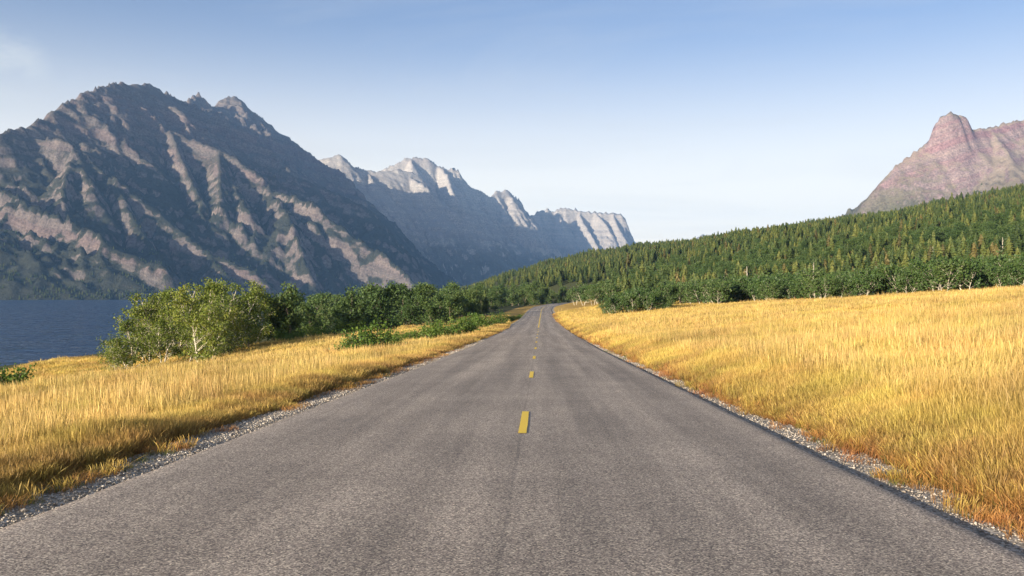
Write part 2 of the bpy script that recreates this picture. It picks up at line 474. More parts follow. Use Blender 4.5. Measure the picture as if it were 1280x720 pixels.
def ground_h(x, y, rough=True):
    x = np.asarray(x, float); y = np.asarray(y, float)
    d = x - xr(y); z0 = zr(y)
    dl = -d
    far = np.interp(dl, [6.5, 25, 33, 40, 60, 100, 150, 400, 1e5], [0, 1.65, 3.05, 4.6, 8.4, 14, 22, 28, 32])
    fy = np.interp(y, [0, 85, 130, 200, 1e4], [1.0, 1.0, 0.5, 0.4, 0.4])
    wl_ = sstep(70, 180, dl)
    far = far * (fy * (1 - wl_) + wl_)
    left = -np.interp(dl, [4.05, 4.3, 4.9, 5.5, 6.6], [0.10, 0.08, 0.12, 0.34, 0.6]) - far
    sl = 0.098 + 0.12 * sstep(140, 320, y)
    Ls = np.interp(y, [0, 120, 200, 320, 900], [220, 190, 55, 18, 18])
    dr = np.maximum(d - 4.4, 0)
    right = np.interp(d, [3.65, 3.9, 4.4, 4.8], [-0.135, -0.125, -0.11, -0.05]) + sl * Ls * (1 - np.exp(-dr / Ls))
    h = z0 + np.where(d < DL, left, np.where(d > DR, right, -0.12))
    p, a = hill_coords(x, y)
    t = np.maximum((p + 860) / 860, 0)
    Hc = np.interp(a, _HA, _HH)
    prof = np.where(t < 1, t ** 1.12, np.maximum(1 - 0.25 * (t - 1), 0.3))
    mask = np.maximum(sstep(6, 60, d), sstep(560, 760, y))
    h = h + Hc * prof * mask
    if rough:
        off = sstep(5.2, 16, np.abs(d))
        h = h + off * (0.16 * fbm(x * 0.11, y * 0.11, 3) + 0.35 * fbm(x * 0.025, y * 0.025, 2))
        h = h + sstep(0.05, 0.4, t) * mask * (1 - sstep(500, 1000, a)) * 7.0 * fbm(x * 0.004, y * 0.004, 4)
        h = h + sstep(400, 1500, np.abs(d)) * np.where(d < 0, -3.0, 0)
    return h

def span(n, near, far, power):
    t = np.linspace(0, 1, n)
    return near + (far - near) * t ** power
dcols = np.concatenate([-span(150, 6.6, 13800, 4.2)[::-1], [-6.2, -5.8, -5.4, -5.0, -4.6, -4.3, -4.05, -3.9, 3.5, 3.65, 3.9, 4.1, 4.4, 4.8, 5.4, 6.0], span(170, 6.8, 13800, 3.4)])
yrows = np.concatenate([-span(14, 6, 2900, 3)[::-1], np.arange(-4, 160, 2.0), 160 + span(150, 0.5, 20500, 2.6)])
DD, YY = np.meshgrid(dcols, yrows)
XX = DD + xr(YY)
ZZ = ground_h(XX, YY)
def grid_faces(nr, nc):
    i = np.arange(nr - 1)[:, None] * nc + np.arange(nc - 1)[None, :]
    i = i.ravel()
    return np.stack([i, i + 1, i + nc + 1, i + nc], 1)
M_GROUND = ground_mat()
gme = mesh_np('ground', np.stack([XX, YY, ZZ], -1).reshape(-1, 3), grid_faces(*XX.shape), M_GROUND, True)
_p, _a = hill_coords(XX, YY)
forest = np.clip(sstep(-800, -660, _p) + sstep(150, 175, YY) * (DD < -14) + sstep(520, 640, YY) + sstep(55, 75, -DD) * (YY > 60), 0, 1)
fattr(gme, 'forest', forest.ravel())
fattr(gme, 'gravel', ((DD > -5.05) & (DD < 4.45)).astype(float).ravel())
tag(obj('ground', gme), 'golden meadow ground sloping from the road to the lake and forest', kind='structure')

# lake
lx = np.concatenate([-span(60, 40, 13500, 2.2)[::-1]]); ly = 20 + span(60, 0, 7000, 2)
LX, LY = np.meshgrid(lx, ly)
lme = mesh_np('lake', np.stack([LX, LY, np.full_like(LX, LAKE_Z)], -1).reshape(-1, 3), grid_faces(*LX.shape), water_mat(), True)
tag(obj('lake', lme), 'rippled dark blue lake below the meadow', kind='structure')

# road: a deck with a real edge, an irregular rim
ry = np.concatenate([np.arange(-60, 40, 0.4), np.arange(40, 160, 1.0), np.arange(160, 640, 3.0)])
def edge_wob(y, k): return 0.035 * fbm(y * 0.7, np.full_like(y, k), 3) + 0.05 * fbm(y * 0.06, np.full_like(y, k + 3.0), 2)
cl = DL + edge_wob(ry, 2.2); crr = DR + edge_wob(ry, 9.4) * 0.6
fr = np.array([0.0, 0.004, 0.02, 0.25, 0.5, 0.75, 0.98, 0.996, 1.0])
dd = cl[:, None] + (crr - cl)[:, None] * fr[None, :]
crown = -0.012 * np.abs(dd)
zz = zr(ry)[:, None] + crown + np.array([0, 0, 0, 0, 0, 0, 0, 0, 0])[None, :]
zz[:, 0] -= 0.008; zz[:, -1] -= 0.012
dd = np.concatenate([cl[:, None] - 0.02, dd, crr[:, None] + 0.02], 1)
zz = np.concatenate([zz[:, :1] - 0.09, zz, zz[:, -1:] - 0.12], 1)
rx = xr(ry)[:, None] + dd
rV = np.stack([rx, np.repeat(ry[:, None], rx.shape[1], 1), zz], -1).reshape(-1, 3)
rF = grid_faces(*rx.shape)
rme = mesh_np('road', rV, rF, asphalt_mat(), False)
uvl = rme.uv_layers.new(name='road')
uvv = np.stack([dd, np.repeat(ry[:, None], rx.shape[1], 1)], -1).reshape(-1, 2)
uvl.data.foreach_set('uv', uvv[rF.ravel()].astype(np.float32).ravel())
road = tag(obj('road', rme), 'two lane grey asphalt road running straight then bending into the woods', kind='structure')
M_PAINT = paint_mat()
def strip(name, y0, y1, d0, d1, step):
    ys = np.arange(y0, y1 + 1e-3, step)
    ys = ys if len(ys) > 1 else np.array([y0, y1])
    e0 = d0 + 0.006 * fbm(ys * 2.1, ys * 0 + 1.5, 2); e1 = d1 + 0.006 * fbm(ys * 2.3, ys * 0 + 4.5, 2)
    a = np.stack([xr(ys) + e0, ys, zr(ys) - 0.012 * np.abs(d0) + 0.005], -1)
    b = np.stack([xr(ys) + e1, ys, zr(ys) - 0.012 * np.abs(d1) + 0.005], -1)
    V = np.stack([a, b], 1).reshape(-1, 3)
    k = np.arange(len(ys) - 1) * 2
    return mesh_np(name, V, np.stack([k, k + 1, k + 3, k + 2], 1), M_PAINT)
for k in range(-3, 9):
    y0 = 12.55 + 12.2 * k
    if y0 < 9 and y0 > -6: continue
    obj('lane_dash', strip('lane_dash', y0, y0 + 3.0, -0.06, 0.06, 0.5), road)
obj('center_line', strip('center_line', 125, 470, -0.12, 0.05, 4.0), road)

# ------------------------------------------------------------------ mountains
def hfield(ridges, x0, x1, y0, y1, step, floor, warp=35, namp=28, nsc=1 / 230., fall=(0.8, -0.6), seed=0, terr=0.0, iters=14, K=0.005, jag=9.0, tk=0.5):
    xs = np.arange(x0, x1 + 1, step); ys = np.arange(y0, y1 + 1, step)
    X, Y = np.meshgrid(xs, ys)
    sx, sy = seed * 13.7, seed * 7.9
    wx = fbm(X / 420 + sx, Y / 420 + sy, 5); wy = fbm(X / 420 + 40 + sx, Y / 420 + 80 + sy, 5)
    H = np.full(X.shape, floor, float); DM = np.full(X.shape, 1e9)
    for pts, k1, db, k2, main in ridges:
        pts = np.asarray(pts, float)
        best = np.full(X.shape, -1e9); bd = np.full(X.shape, 1e9)
        for (ax, ay, az), (bx, by, bz) in zip(pts[:-1], pts[1:]):
            reach = 2600 if main else 900
            bx0, bx1 = min(ax, bx) - reach, max(ax, bx) + reach
            by0, by1 = min(ay, by) - reach, max(ay, by) + reach
            i0, i1 = np.searchsorted(xs, [bx0, bx1]); j0, j1 = np.searchsorted(ys, [by0, by1])
            if i1 <= i0 or j1 <= j0: continue
            sl = (slice(j0, j1), slice(i0, i1))
            x = X[sl]; y = Y[sl]
            L2 = (bx - ax) ** 2 + (by - ay) ** 2 + 1e-6
            t0 = np.clip(((x - ax) * (bx - ax) + (y - ay) * (by - ay)) / L2, 0, 1)
            d0 = np.hypot(x - ax - t0 * (bx - ax), y - ay - t0 * (by - ay))
            w = warp * np.clip(d0 / 250, 0.08, 1.3)
            x = x + wx[sl] * w; y = y + wy[sl] * w
            t = np.clip(((x - ax) * (bx - ax) + (y - ay) * (by - ay)) / L2, 0, 1)
            d = np.hypot(x - ax - t * (bx - ax), y - ay - t * (by - ay))
            z = az + t * (bz - az) - np.where(d < db, k1 * d, k1 * db + k2 * (d - db))
            b_ = best[sl]; dd_ = bd[sl]
            up = z > b_
            b_[up] = z[up]; dd_[up] = d[up]
        if main: DM = np.where(best > H, np.minimum(bd, DM), DM)
        H = np.maximum(H, best)
    body = np.clip((H - floor) / 160, 0.0, 1)
    env = np.clip(DM / 260, 0.1, 1.0) * body
    fx, fy = fall
    u = X * fy - Y * fx + 50 * wx; v = X * fx + Y * fy + 50 * wy
    vary = np.clip(0.75 + 0.9 * fbm(X / 900. + sx, Y / 900. + sy, 3), 0.15, 1.7)
    H = H + env * vary * namp * (1.25 * (ridged(u * nsc * 2.6 + sx, v * nsc * 0.62 + sy, 4, 2.1, 0.6) - 0.8) + 0.55 * fbm(X * nsc * 3.0 + sx, Y * nsc * 3.0 + sy, 5, 2.1, 0.65))
    H = erode(H, floor, iters, K)
    H = H + body * vary * namp * (0.6 * (ridged(u / 75. + sx, v / 120. + sy, 4, 2.2, 0.75) - 0.8) + 0.35 * (ridged(X / 33. + sx, Y / 33. + sy, 2) - 0.7)) + body * jag * np.clip(1 - DM / 130, 0, 1) * fbm(X / 55. + sx, Y / 55. + sy, 3, 2.1, 0.6)
    if terr:
        hz = (H + 0.22 * X + 55 * wx) / terr
        fr_ = hz - np.floor(hz)
        H = H + np.clip((H - floor - 100) / 200, 0, 1) * terr * tk * np.clip(0.55 + 0.8 * fbm(X / 500. + 7 + sx, Y / 500. + sy, 2), 0, 1) * (sstep(0.4, 0.68, fr_) - fr_)
    return xs, ys, X, Y, H

def erode(H, floor, iters=16, K=0.004):
    """carve a drainage network: water runs down the steepest neighbour, cuts where it gathers"""
    ny, nx = H.shape; n = ny * nx
    idx = np.arange(n).reshape(ny, nx)
    for it in range(iters):
        best = np.zeros(H.shape); rc = idx.copy()
        for dy_ in (-1, 0, 1):
            for dx_ in (-1, 0, 1):
                if dx_ == 0 and dy_ == 0: continue
                a = (slice(max(0, -dy_), ny - max(0, dy_)), slice(max(0, -dx_), nx - max(0, dx_)))
                b = (slice(max(0, dy_), ny - max(0, -dy_)), slice(max(0, dx_), nx - max(0, -dx_)))
                sl = np.zeros(H.shape); sl[a] = (H[a] - H[b]) / math.hypot(dx_, dy_)
                up = sl > best
                best[up] = sl[up]
                t = np.zeros(H.shape, int); t[a] = idx[b]
                rc[up] = t[up]
        h = H.ravel()
        act = np.nonzero(h > floor + 0.5)[0]
        order = act[np.argsort(h[act], kind='stable')].tolist()
        r = rc.ravel().tolist(); A = [1.0] * n
        for i in reversed(order):
            j = r[i]
            if j != i: A[j] += A[i]
        F = (K * np.sqrt(np.array(A))).tolist()
        h = h.tolist()
        for i in order:
            j = r[i]
            if j != i:
                f = F[i]; h[i] = (h[i] + f * h[j]) / (1 + f)
        H = np.array(h).reshape(ny, nx)
    return H

def bilinear(xs, ys, H, x, y):
    fx = np.clip((x - xs[0]) / (xs[1] - xs[0]), 0, len(xs) - 1.001); fy = np.clip((y - ys[0]) / (ys[1] - ys[0]), 0, len(ys) - 1.001)
    i = fx.astype(int); j = fy.astype(int); a = fx - i; b = fy - j
    return (H[j, i] * (1 - a) + H[j, i + 1] * a) * (1 - b) + (H[j + 1, i] * (1 - a) + H[j + 1, i + 1] * a) * b

def mountain(name, hf, mat, floor, label):
    xs, ys, X, Y, H = hf
    F = grid_faces(*X.shape)
    hz = H.ravel()
    keep = (hz[F] > floor + 2).any(1)
    F = F[keep]
    used = np.unique(F); rm = np.full(X.size, -1); rm[used] = np.arange(len(used))
    V = np.stack([X.ravel(), Y.ravel(), hz], -1)[used]
    me = mesh_np(name, V, rm[F], mat, False)
    o = obj(name, me)
    return tag(o, label, kind='structure')

def spurs(crest, n, dirn, jit, length, drop, k, seed, sub=3):
    r = random.Random(seed); out = []
    pts = np.asarray(crest, float)
    seg = np.hypot(*(pts[1:, :2] - pts[:-1, :2]).T); cum = np.concatenate([[0], np.cumsum(seg)])
    for i in range(n):
        s = (i + 0.5 + r.uniform(-0.3, 0.3)) / n * cum[-1]
        p = np.array([np.interp(s, cum, pts[:, c]) for c in range(3)])
        ang = math.atan2(dirn[1], dirn[0]) + R(r.uniform(-jit, jit))
        L = length * r.uniform(0.75, 1.2); line = [p + (0, 0, -12)]
        q = p.copy(); a = ang; m = 6; dz = drop * L / m * r.uniform(0.85, 1.12)
        for j in range(m):
            a = ang + R(r.uniform(-16, 16))
            q = q + np.array([math.cos(a) * L / m, math.sin(a) * L / m, -dz * r.uniform(0.6, 1.4)])
            line.append(q.copy())
        out.append((line, k * r.uniform(0.9, 1.2), 120, k * 0.8, False))
        for j in range(sub):
            f = r.uniform(0.15, 0.85); ii = int(f * m)
            b0 = line[ii]; sgn = r.choice([-1, 1])
            aa = ang + sgn * R(r.uniform(28, 55)); l2 = L * r.uniform(0.2, 0.4)
            out.append(([b0 + (0, 0, -6), b0 + np.array([math.cos(aa) * l2 / 2, math.sin(aa) * l2 / 2, -drop * l2 * 0.55 * r.uniform(.8, 1.2)]),
                         b0 + np.array([math.cos(aa) * l2, math.sin(aa) * l2, -drop * l2 * 1.1])], k, 80, k * 0.85, False))
    return out

FL = LAKE_Z - 25
# --- the near massif across the lake
crestA = [at(-420, 345, 3350), at(-250, 290, 3450), at(-120, 220, 3650), at(0, 167, 4000), at(40, 157, 4200), at(66, 141, 4380), at(100, 119, 4600), at(130, 108, 4800), at(152, 104, 4980), at(186, 105, 5250),
          at(206, 116, 5450), at(228, 131, 5750)]
crestA2 = [at(228, 131, 5750), at(233, 131, 6150), at(239, 124, 6250), at(248, 117, 6350), at(255, 128, 6450), at(264, 135, 6520), at(276, 126, 6600), at(292, 119, 6680), at(303, 127, 6750), at(314, 138, 6820), at(330, 149, 6900), at(347, 164, 7000),
           at(362, 176, 7080), at(379, 192, 7180), at(388, 203, 7230), at(405, 230, 7280), at(440, 280, 7300), at(470, 320, 7300)]
fallA = (0.975, -0.22)
rA = [(crestA, 1.1, 300, 0.8, True), (crestA2, 1.1, 500, 0.78, True)]
crestA3 = [at(292, 124, 6900), at(318, 149, 7300), at(345, 175, 7700), at(362, 190, 8000), at(377, 207, 8200), at(380, 240, 8500)]     # hidden ridge behind the massif, added to cast shade on the farther range
rA.append((crestA3, 1.0, 300, 0.8, True))
rA += spurs(crestA[2:], 6, fallA, 14, 1700, 0.66, 1.35, 3, 6)
rA += spurs(crestA2[1:-3], 6, (0.98, -0.2), 12, 1300, 1.0, 1.15, 8, 3)
rA.append(([at(205, 116, 5440), at(236, 158, 5400), at(262, 200, 5250), at(290, 240, 5100), at(320, 280, 4950), at(345, 315, 4800)], 1.1, 150, 0.85, False))
rA.append(([at(165, 108, 5080), at(180, 160, 4950), at(200, 205, 4800), at(225, 255, 4620), at(245, 300, 4480)], 1.1, 150, 0.85, False))
rA.append(([at(-60, 225, 3700), at(10, 252, 3620), at(60, 272, 3560), at(115, 298, 3500), at(160, 318, 3460), at(205, 338, 3440)], 1.5, 60, 0.6, False))
hfA = hfield(rA, -4200, 300, 2300, 8500, 10.5, FL, 50, 24, 1 / 260., fallA, 1, 58, 14, 0.008, 4.0)
M_ROCKA = rock_mat('grey_purple_rock', (0.075, 0.066, 0.062), (0.15, 0.128, 0.113), (0.3, 0.245, 0.2), (0.16, 0.105, 0.1), (0.036, 0.041, 0.028), (350, 1150), 0.02, (0.3, -0.1), 0.6, 0.95, (0.14, 0.125, 0.115))
mountain('mountain', hfA, M_ROCKA, FL, 'big rugged grey ridge with shaded gullies rising straight from the lake')

# --- the farther range: pale sunlit tops above blue shade
crB = [at(375, 212, 8700), at(395, 201, 8750), at(412, 196, 8800), at(424, 193, 8850), at(440, 205, 8900), at(458, 213, 9000), at(482, 214, 9100), at(500, 211, 9200), at(523, 220, 9300), at(545, 250, 9350), at(575, 300, 9350)]
crC = [at(470, 216, 9600), at(490, 206, 9700), at(508, 197, 9800), at(520, 195, 9850), at(536, 198, 9900), at(545, 205, 9950), at(558, 210, 10000), at(573, 211, 10050), at(580, 224, 10100), at(590, 234, 10150), at(603, 238, 10250), at(613, 246, 10300),
       at(620, 237, 10400), at(627, 239, 10450), at(632, 235, 10500), at(640, 243, 10550), at(650, 249, 10600), at(657, 262, 10650), at(662, 275, 10650), at(668, 310, 10650)]
crD = [at(664, 268, 11500), at(684, 259, 11550), at(690, 263, 11600), at(706, 258, 11650), at(720, 261, 11700), at(745, 264, 11750), at(765, 265, 11800), at(776, 266, 11800), at(781, 272, 11800)]
crD2 = [at(781, 272, 11800), at(786, 292, 11800), at(793, 305, 11800), at(806, 320, 11800), at(830, 345, 11800)]
rB = [(crB, 1.1, 300, 0.8, True), (crC, 2.2, 200, 0.85, True), (crD, 2.6, 180, 0.85, True), (crD2, 2.0, 60, 0.8, True)]
rB += spurs(crB[1:9], 5, (0.6, -0.8), 14, 1300, 0.8, 1.1, 21, 2)
rB += spurs(crC[2:], 7, (0.6, -0.8), 16, 1000, 1.05, 1.4, 31, 1)
rB += spurs(crD, 5, (0.3, -0.95), 16, 900, 1.1, 1.4, 41, 1)
hfB = hfield(rB, -3600, 2800, 6600, 13000, 16.5, FL, 40, 18, 1 / 260., (0.6, -0.8), 4, 70, 12, 0.01, 8.0)
M_ROCKB = rock_mat('pale_limestone', (0.24, 0.22, 0.2), (0.38, 0.35, 0.31), (0.5, 0.46, 0.41), (0.3, 0.26, 0.24), (0.05, 0.065, 0.045), (200, 700), 0.016, (0.02, 0.0), 0.6, 0.8, (0.3, 0.28, 0.26), 0.4)
mountain('mountain', hfB, M_ROCKB, FL, 'distant range of pale sunlit cliffs above deep blue shaded slopes')

# --- the reddish peak above the forest
crE = [at(985, 372, 4700), at(1030, 318, 4700), at(1062, 276, 4700), at(1085, 246, 4720), at(1100, 228, 4740), at(1120, 206, 4780), at(1140, 191, 4820), at(1157, 179, 4860), at(1180, 166, 4900),
       at(1205, 163, 4930), at(1221, 161, 4980), at(1240, 160, 5030), at(1256, 155, 5080), at(1282, 149, 5150), at(1340, 128, 5250), at(1420, 110, 5400), at(1520, 140, 5600)]
rE = [(crE, 1.25, 420, 0.62, True), ([at(1166, 160, 4850), at(1172, 149, 4855), at(1180, 141, 4860), at(1190, 138, 4865), at(1197, 140, 4870)], 3.2, 60, 2.0, True), ([at(1199, 138, 4900), at(1207, 141, 4905), at(1211, 152, 4910), at(1216, 158, 4920)], 3.4, 50, 2.0, True)]
rE += spurs(crE[10:], 5, (-0.45, -0.89), 10, 1900, 0.62, 0.75, 55, 2)
hfE = hfield(rE, 1050, 6000, 2300, 7400, 15, FL, 30, 19, 1 / 260., (-0.4, -0.9), 7, 48, 8, 0.005, 9.0)
M_ROCKE = rock_mat('red_banded_rock', (0.17, 0.125, 0.125), (0.28, 0.21, 0.2), (0.4, 0.33, 0.27), (0.26, 0.12, 0.135), (0.075, 0.09, 0.035), (330, 760), 0.034, (-0.34, 0.05), 0.6, 0.9, (0.33, 0.27, 0.2), 0.5)
mountain('mountain', hfE, M_ROCKE, FL, 'reddish banded mountain with a blocky summit tower above the forested hill')

# --- a faint far summit seen through the gap
crF = [at(770, 345, 17500), at(800, 325, 17500), at(812, 314, 17500), at(826, 315, 17500), at(840, 310, 17600), at(862, 304, 17600), at(872, 297, 17600), at(880, 293, 17600), at(888, 299, 17600), at(900, 303, 17700), at(960, 320, 17700), at(1040, 340, 17700)]
hfF = hfield([(crF, 0.8, 200, 0.55, True)], 700, 7000, 15800, 19400, 40, FL, 60, 40, 1 / 400., (0, -1), 9, 0)
mountain('mountain', hfF, M_ROCKB, FL, 'faint far summit showing through the gap beside the forested hill')

# ------------------------------------------------------------------ haze
def box_mesh(name, a, b):
    V = [(x, y, z) for x in (a[0], b[0]) for y in (a[1], b[1]) for z in (a[2], b[2])]
    F = [(0, 1, 3, 2), (4, 6, 7, 5), (0, 4, 5, 1), (2, 3, 7, 6), (0, 2, 6, 4), (1, 5, 7, 3)]
    return mesh_np(name, V, F)
hz_me = box_mesh('haze', (-14400, -3200, -70), (14400, 21200, 1900))
mh = bpy.data.materials.new('haze_air'); mh.use_nodes = True
hn, hl = mh.node_tree.nodes, mh.node_tree.links
hn.clear()
ho = hn.new('ShaderNodeOutputMaterial'); hp = hn.new('ShaderNodeVolumePrincipled')
hp.inputs['Color'].default_value = HAZE_COLOR
hp.inputs['Density'].default_value = HAZE_DENSITY
hp.inputs['Anisotropy'].default_value = 0.0
hl.new(hp.outputs[0], ho.inputs['Volume'])
hz_me.materials.append(mh)
tag(obj('haze', hz_me), 'pale blue haze filling the valley air', kind='stuff')

# ------------------------------------------------------------------ trees
def tube(path, radii, sides=5):
    path = np.asarray(path, float); n = len(path)
    V = []; F = []
    for i in range(n):
        t = path[min(i + 1, n - 1)] - path[max(i - 1, 0)]
        t = t / (np.linalg.norm(t) + 1e-9)
        u = np.cross(t, (0.31, 0.87, 0.38)); u /= np.linalg.norm(u) + 1e-9
        w = np.cross(t, u)
        a = np.arange(sides) * 2 * np.pi / sides
        V.append(path[i] + radii[i] * (np.cos(a)[:, None] * u + np.sin(a)[:, None] * w))
    for i in range(n - 1):
        for k in range(sides):
            k2 = (k + 1) % sides
            F.append((i * sides + k, i * sides + k2, (i + 1) * sides + k2, (i + 1) * sides + k))
    return np.concatenate(V), np.array(F)

def join(parts):
    V = []; F = []; o = 0
    for v, f in parts:
        V.append(v); F.append(f + o); o += len(v)
    return np.concatenate(V), np.concatenate(F)

def leaf_cards(C, size, r, up=0.35, asp=0.75):
    n = len(C)
    nrm = r.normal(size=(n, 3)); nrm[:, 2] += up; nrm /= np.linalg.norm(nrm, axis=1)[:, None]
    ref = r.normal(size=(n, 3))
    u = np.cross(nrm, ref); u /= np.linalg.norm(u, axis=1)[:, None]
    w = np.cross(nrm, u)
    s = (size * r.uniform(0.6, 1.35, n))[:, None]
    V = np.stack([C + u * s, C + w * s * asp, C - u * s, C - w * s * asp], 1).reshape(-1, 3)
    F = np.arange(4 * n).reshape(-1, 4)
    return V, F

def bent(p, d, L, r, n=4, wob=0.12, up=0.0):
    pts = [np.array(p, float)]; d = np.array(d, float)
    for i in range(n):
        d = d + r.normal(size=3) * wob; d[2] += up
        d /= np.linalg.norm(d)
        pts.append(pts[-1] + d * L / n)
    return np.array(pts), d

def broadleaf(seed, H, W, stems, nleaf, leaf, tr, lean=0.1, low=0.2, bark=None, leafm=None, clump=0.42, up=0.08, nl=15):
    """tapered stems with limbs and twigs, leaves gathered in clumps at the twigs"""
    r = np.random.default_rng(seed)
    parts = []; tips = []
    for s in range(stems):
        a0 = r.uniform(0, 2 * np.pi)
        d = np.array([math.cos(a0) * lean, math.sin(a0) * lean, 1.0]); h = H * (1 if s == 0 else r.uniform(0.6, 0.95))
        base = np.array([math.cos(a0), math.sin(a0), 0]) * (0 if s == 0 else r.uniform(0.1, 0.35) * W * 0.3)
        base[2] = -0.25
        path, _ = bent(base, d / np.linalg.norm(d), h * 0.93, r, 7, 0.09)
        rad = tr * (h / H) * np.linspace(1, 0.18, 8) ** 0.9
        parts.append(tube(path, rad, 6))
        cum = np.linspace(0, 1, 8)
        for i in range(nl):
            f = low + (0.97 - low) * (i + r.uniform(0, 1)) / nl
            p = np.array([np.interp(f, cum, path[:, c]) for c in range(3)])
            a = r.uniform(0, 2 * np.pi); env = math.sin(math.pi * min(1, (f - low) / (1 - low) * 0.78 + 0.2)) ** 0.6
            L = W * 0.5 * env * r.uniform(0.6, 1.15)
            el = R(r.uniform(5, 40) + 25 * f)
            dv = np.array([math.cos(a) * math.cos(el), math.sin(a) * math.cos(el), math.sin(el)])
            lp, ld = bent(p, dv, L, r, 4, 0.16, up)
            rl = tr * 0.42 * (1 - 0.6 * f) * np.linspace(1, 0.25, 5)
            parts.append(tube(lp, np.maximum(rl, 0.012), 4))
            tips.append(lp[-1]); tips.append(lp[-2])
            for j in range(3):
                q = lp[r.integers(2, 5)]
                d2 = ld + r.normal(size=3) * 0.7; d2 /= np.linalg.norm(d2)
                tp, _ = bent(q, d2, L * r.uniform(0.25, 0.5), r, 2, 0.15, up)
                parts.append(tube(tp, np.array([0.02, 0.014, 0.008]) * (tr / 0.12), 3))
                tips.append(tp[-1]); tips.append(tp[1])
        tips.append(path[-1])
    tips = np.array(tips)
    wt = r.uniform(0.3, 1.0, len(tips)); wt /= wt.sum()
    idx = r.choice(len(tips), nleaf, p=wt)
    g = r.normal(size=(nleaf, 3)) * np.array([1, 1, 0.72]) * clump
    C = tips[idx] + g
    C = C[C[:, 2] > 0.12]
    V, F = leaf_cards(C, leaf, r)
    tip_tone = r.uniform(0, 1, len(tips))
    tone = np.clip(0.35 * tip_tone[idx][:len(C)] + 0.65 * r.uniform(0, 1, len(C)), 0, 1)
    quads = [(v, f) for v, f in parts]
    tv, tf = join(quads)
    tm = mesh_np('trunk', tv, tf, bark, True)
    cm = mesh_np('crown', V, F, leafm)
    fattr(cm, 'tone', np.repeat(tone, 4))
    return tm, cm

def conifer(seed, H, W, leafm, spray=0.55, whorls=17, bare=0.06):
    r = np.random.default_rng(seed)
    path, _ = bent((0, 0, -0.4), (0, 0, 1), H, r, 5, 0.012)
    tv, tf = tube(path, 0.018 * H * np.linspace(1, 0.06, 6), 6)
    tm = mesh_np('trunk', tv, tf, M_DBARK, True)
    V = []; tone = []
    for i in range(whorls):
        f = bare + (1 - bare) * (i / whorls) ** 0.93
        z = f * H
        nb = int(9 - 4 * f)
        L0 = W * 0.5 * (1 - f) ** 0.8 + 0.12
        a0 = r.uniform(0, 6.28)
        for b in range(nb):
            a = a0 + b * 2 * np.pi / nb + r.uniform(-0.25, 0.25)
            L = L0 * r.uniform(0.65, 1.15); dz = -0.28 * L + r.uniform(-0.1, 0.1)
            tn = r.uniform(0, 1)
            ns = max(3, int(5 * (1 - f) + 2.5))
            for k in range(ns):
                q = (k + 0.6) / ns
                c = np.array([math.cos(a) * L * q, math.sin(a) * L * q, z + dz * q ** 1.4 + r.uniform(-0.05, 0.12)])
                s = spray * (0.6 + 0.5 * (1 - f)) * r.uniform(0.7, 1.2)
                out = np.array([math.cos(a), math.sin(a), -0.15])
                sd = np.array([-math.sin(a), math.cos(a), r.uniform(-0.5, 0.5)])
                V += [c - out * s * 0.5 + sd * s * 0.5, c - out * s * 0.5 - sd * s * 0.5 - np.array([0, 0, 0.2 * s]), c + out * s * 0.95]
                V += [c + np.array([0, 0, 0.42 * s]), c - sd * s * 0.42 - np.array([0, 0, 0.3 * s]), c + sd * s * 0.42 - np.array([0, 0, 0.3 * s])]
                tone += [np.clip(0.5 * tn + 0.5 * r.uniform(0, 1), 0, 1)] * 6
    nsk = 9
    for i in range(nsk):
        f = bare + 0.02 + (1 - bare) * (i / nsk); z = f * H
        rad0 = (W * 0.42 * (1 - f) ** 0.85 + 0.1); hh = H / nsk * 1.7
        m = 9; a0 = r.uniform(0, 6.28); cx_, cy_ = r.normal(0, 0.06 * rad0, 2)
        ring = [np.array([cx_ + math.cos(a0 + k * 6.2832 / m) * q, cy_ + math.sin(a0 + k * 6.2832 / m) * q, z + r.uniform(-0.12, 0.12) * hh]) for k in range(m) for q in [rad0 * (r.uniform(0.85, 1.2) if k % 2 else r.uniform(0.5, 0.8))]]
        tn = r.uniform(0.1, 0.7)
        for k in range(m):
            V += [ring[k], ring[(k + 1) % m], np.array([cx_ * 0.3, cy_ * 0.3, min(z + hh, H)])]
            tone += [np.clip(tn + r.uniform(-0.15, 0.15), 0, 1)] * 3
    top = path[-1]
    V += [top + np.array([0, 0, 0.5]), top + np.array([0.15, 0, -0.6]), top + np.array([-0.12, 0.12, -0.6])]
    tone += [0.7] * 3
    V = np.array(V)
    cm = mesh_np('crown', V, np.arange(len(V)).reshape(-1, 3), leafm)
    fattr(cm, 'tone', tone)
    return tm, cm

def plant(name, proto, x, y, s, rz, label, cat, group=None, parts=('trunk', 'crown'), sink=0.05, sz=None, z=None):
    if z is None: z = float(ground_h(x, y))
    e = empty(name, (float(x), float(y), z - sink), rz, (s, s, sz or s))
    for nm, me in zip(parts, proto):
        obj(nm, me, e)
    return tag(e, label, cat, group)

rr = random.Random(77)
ASP = [broadleaf(100 + i, 9.5, 6.2, 2 + i % 2, 3900, 0.13, 0.15, 0.25, 0.12, M_ABARK, M_ASPEN, 0.36) for i in range(5)]
ASP_S = broadleaf(140, 6.0, 6.4, 1, 2600, 0.115, 0.13, 0.08, 0.16, M_ABARK, M_ASPEN, 0.34, 0.05, 13)
WOOD = [broadleaf(200 + i, 8.5, 5.2, 1 + i % 2, 2600, 0.2, 0.13, 0.12, 0.08, M_DBARK, M_WOOD, 0.5) for i in range(5)]
THK = [broadleaf(300 + i, 5.4, 5.2, 3, 2000, 0.17, 0.085, 0.35, 0.28, M_ABARK, M_THICK, 0.36, 0.02, 9) for i in range(5)]
SHR = [broadleaf(400 + i, 1.5, 2.6, 5, 1500, 0.075, 0.03, 0.55, 0.15, M_DBARK, M_SHRUB, 0.2, 0.05, 5) for i in range(4)]
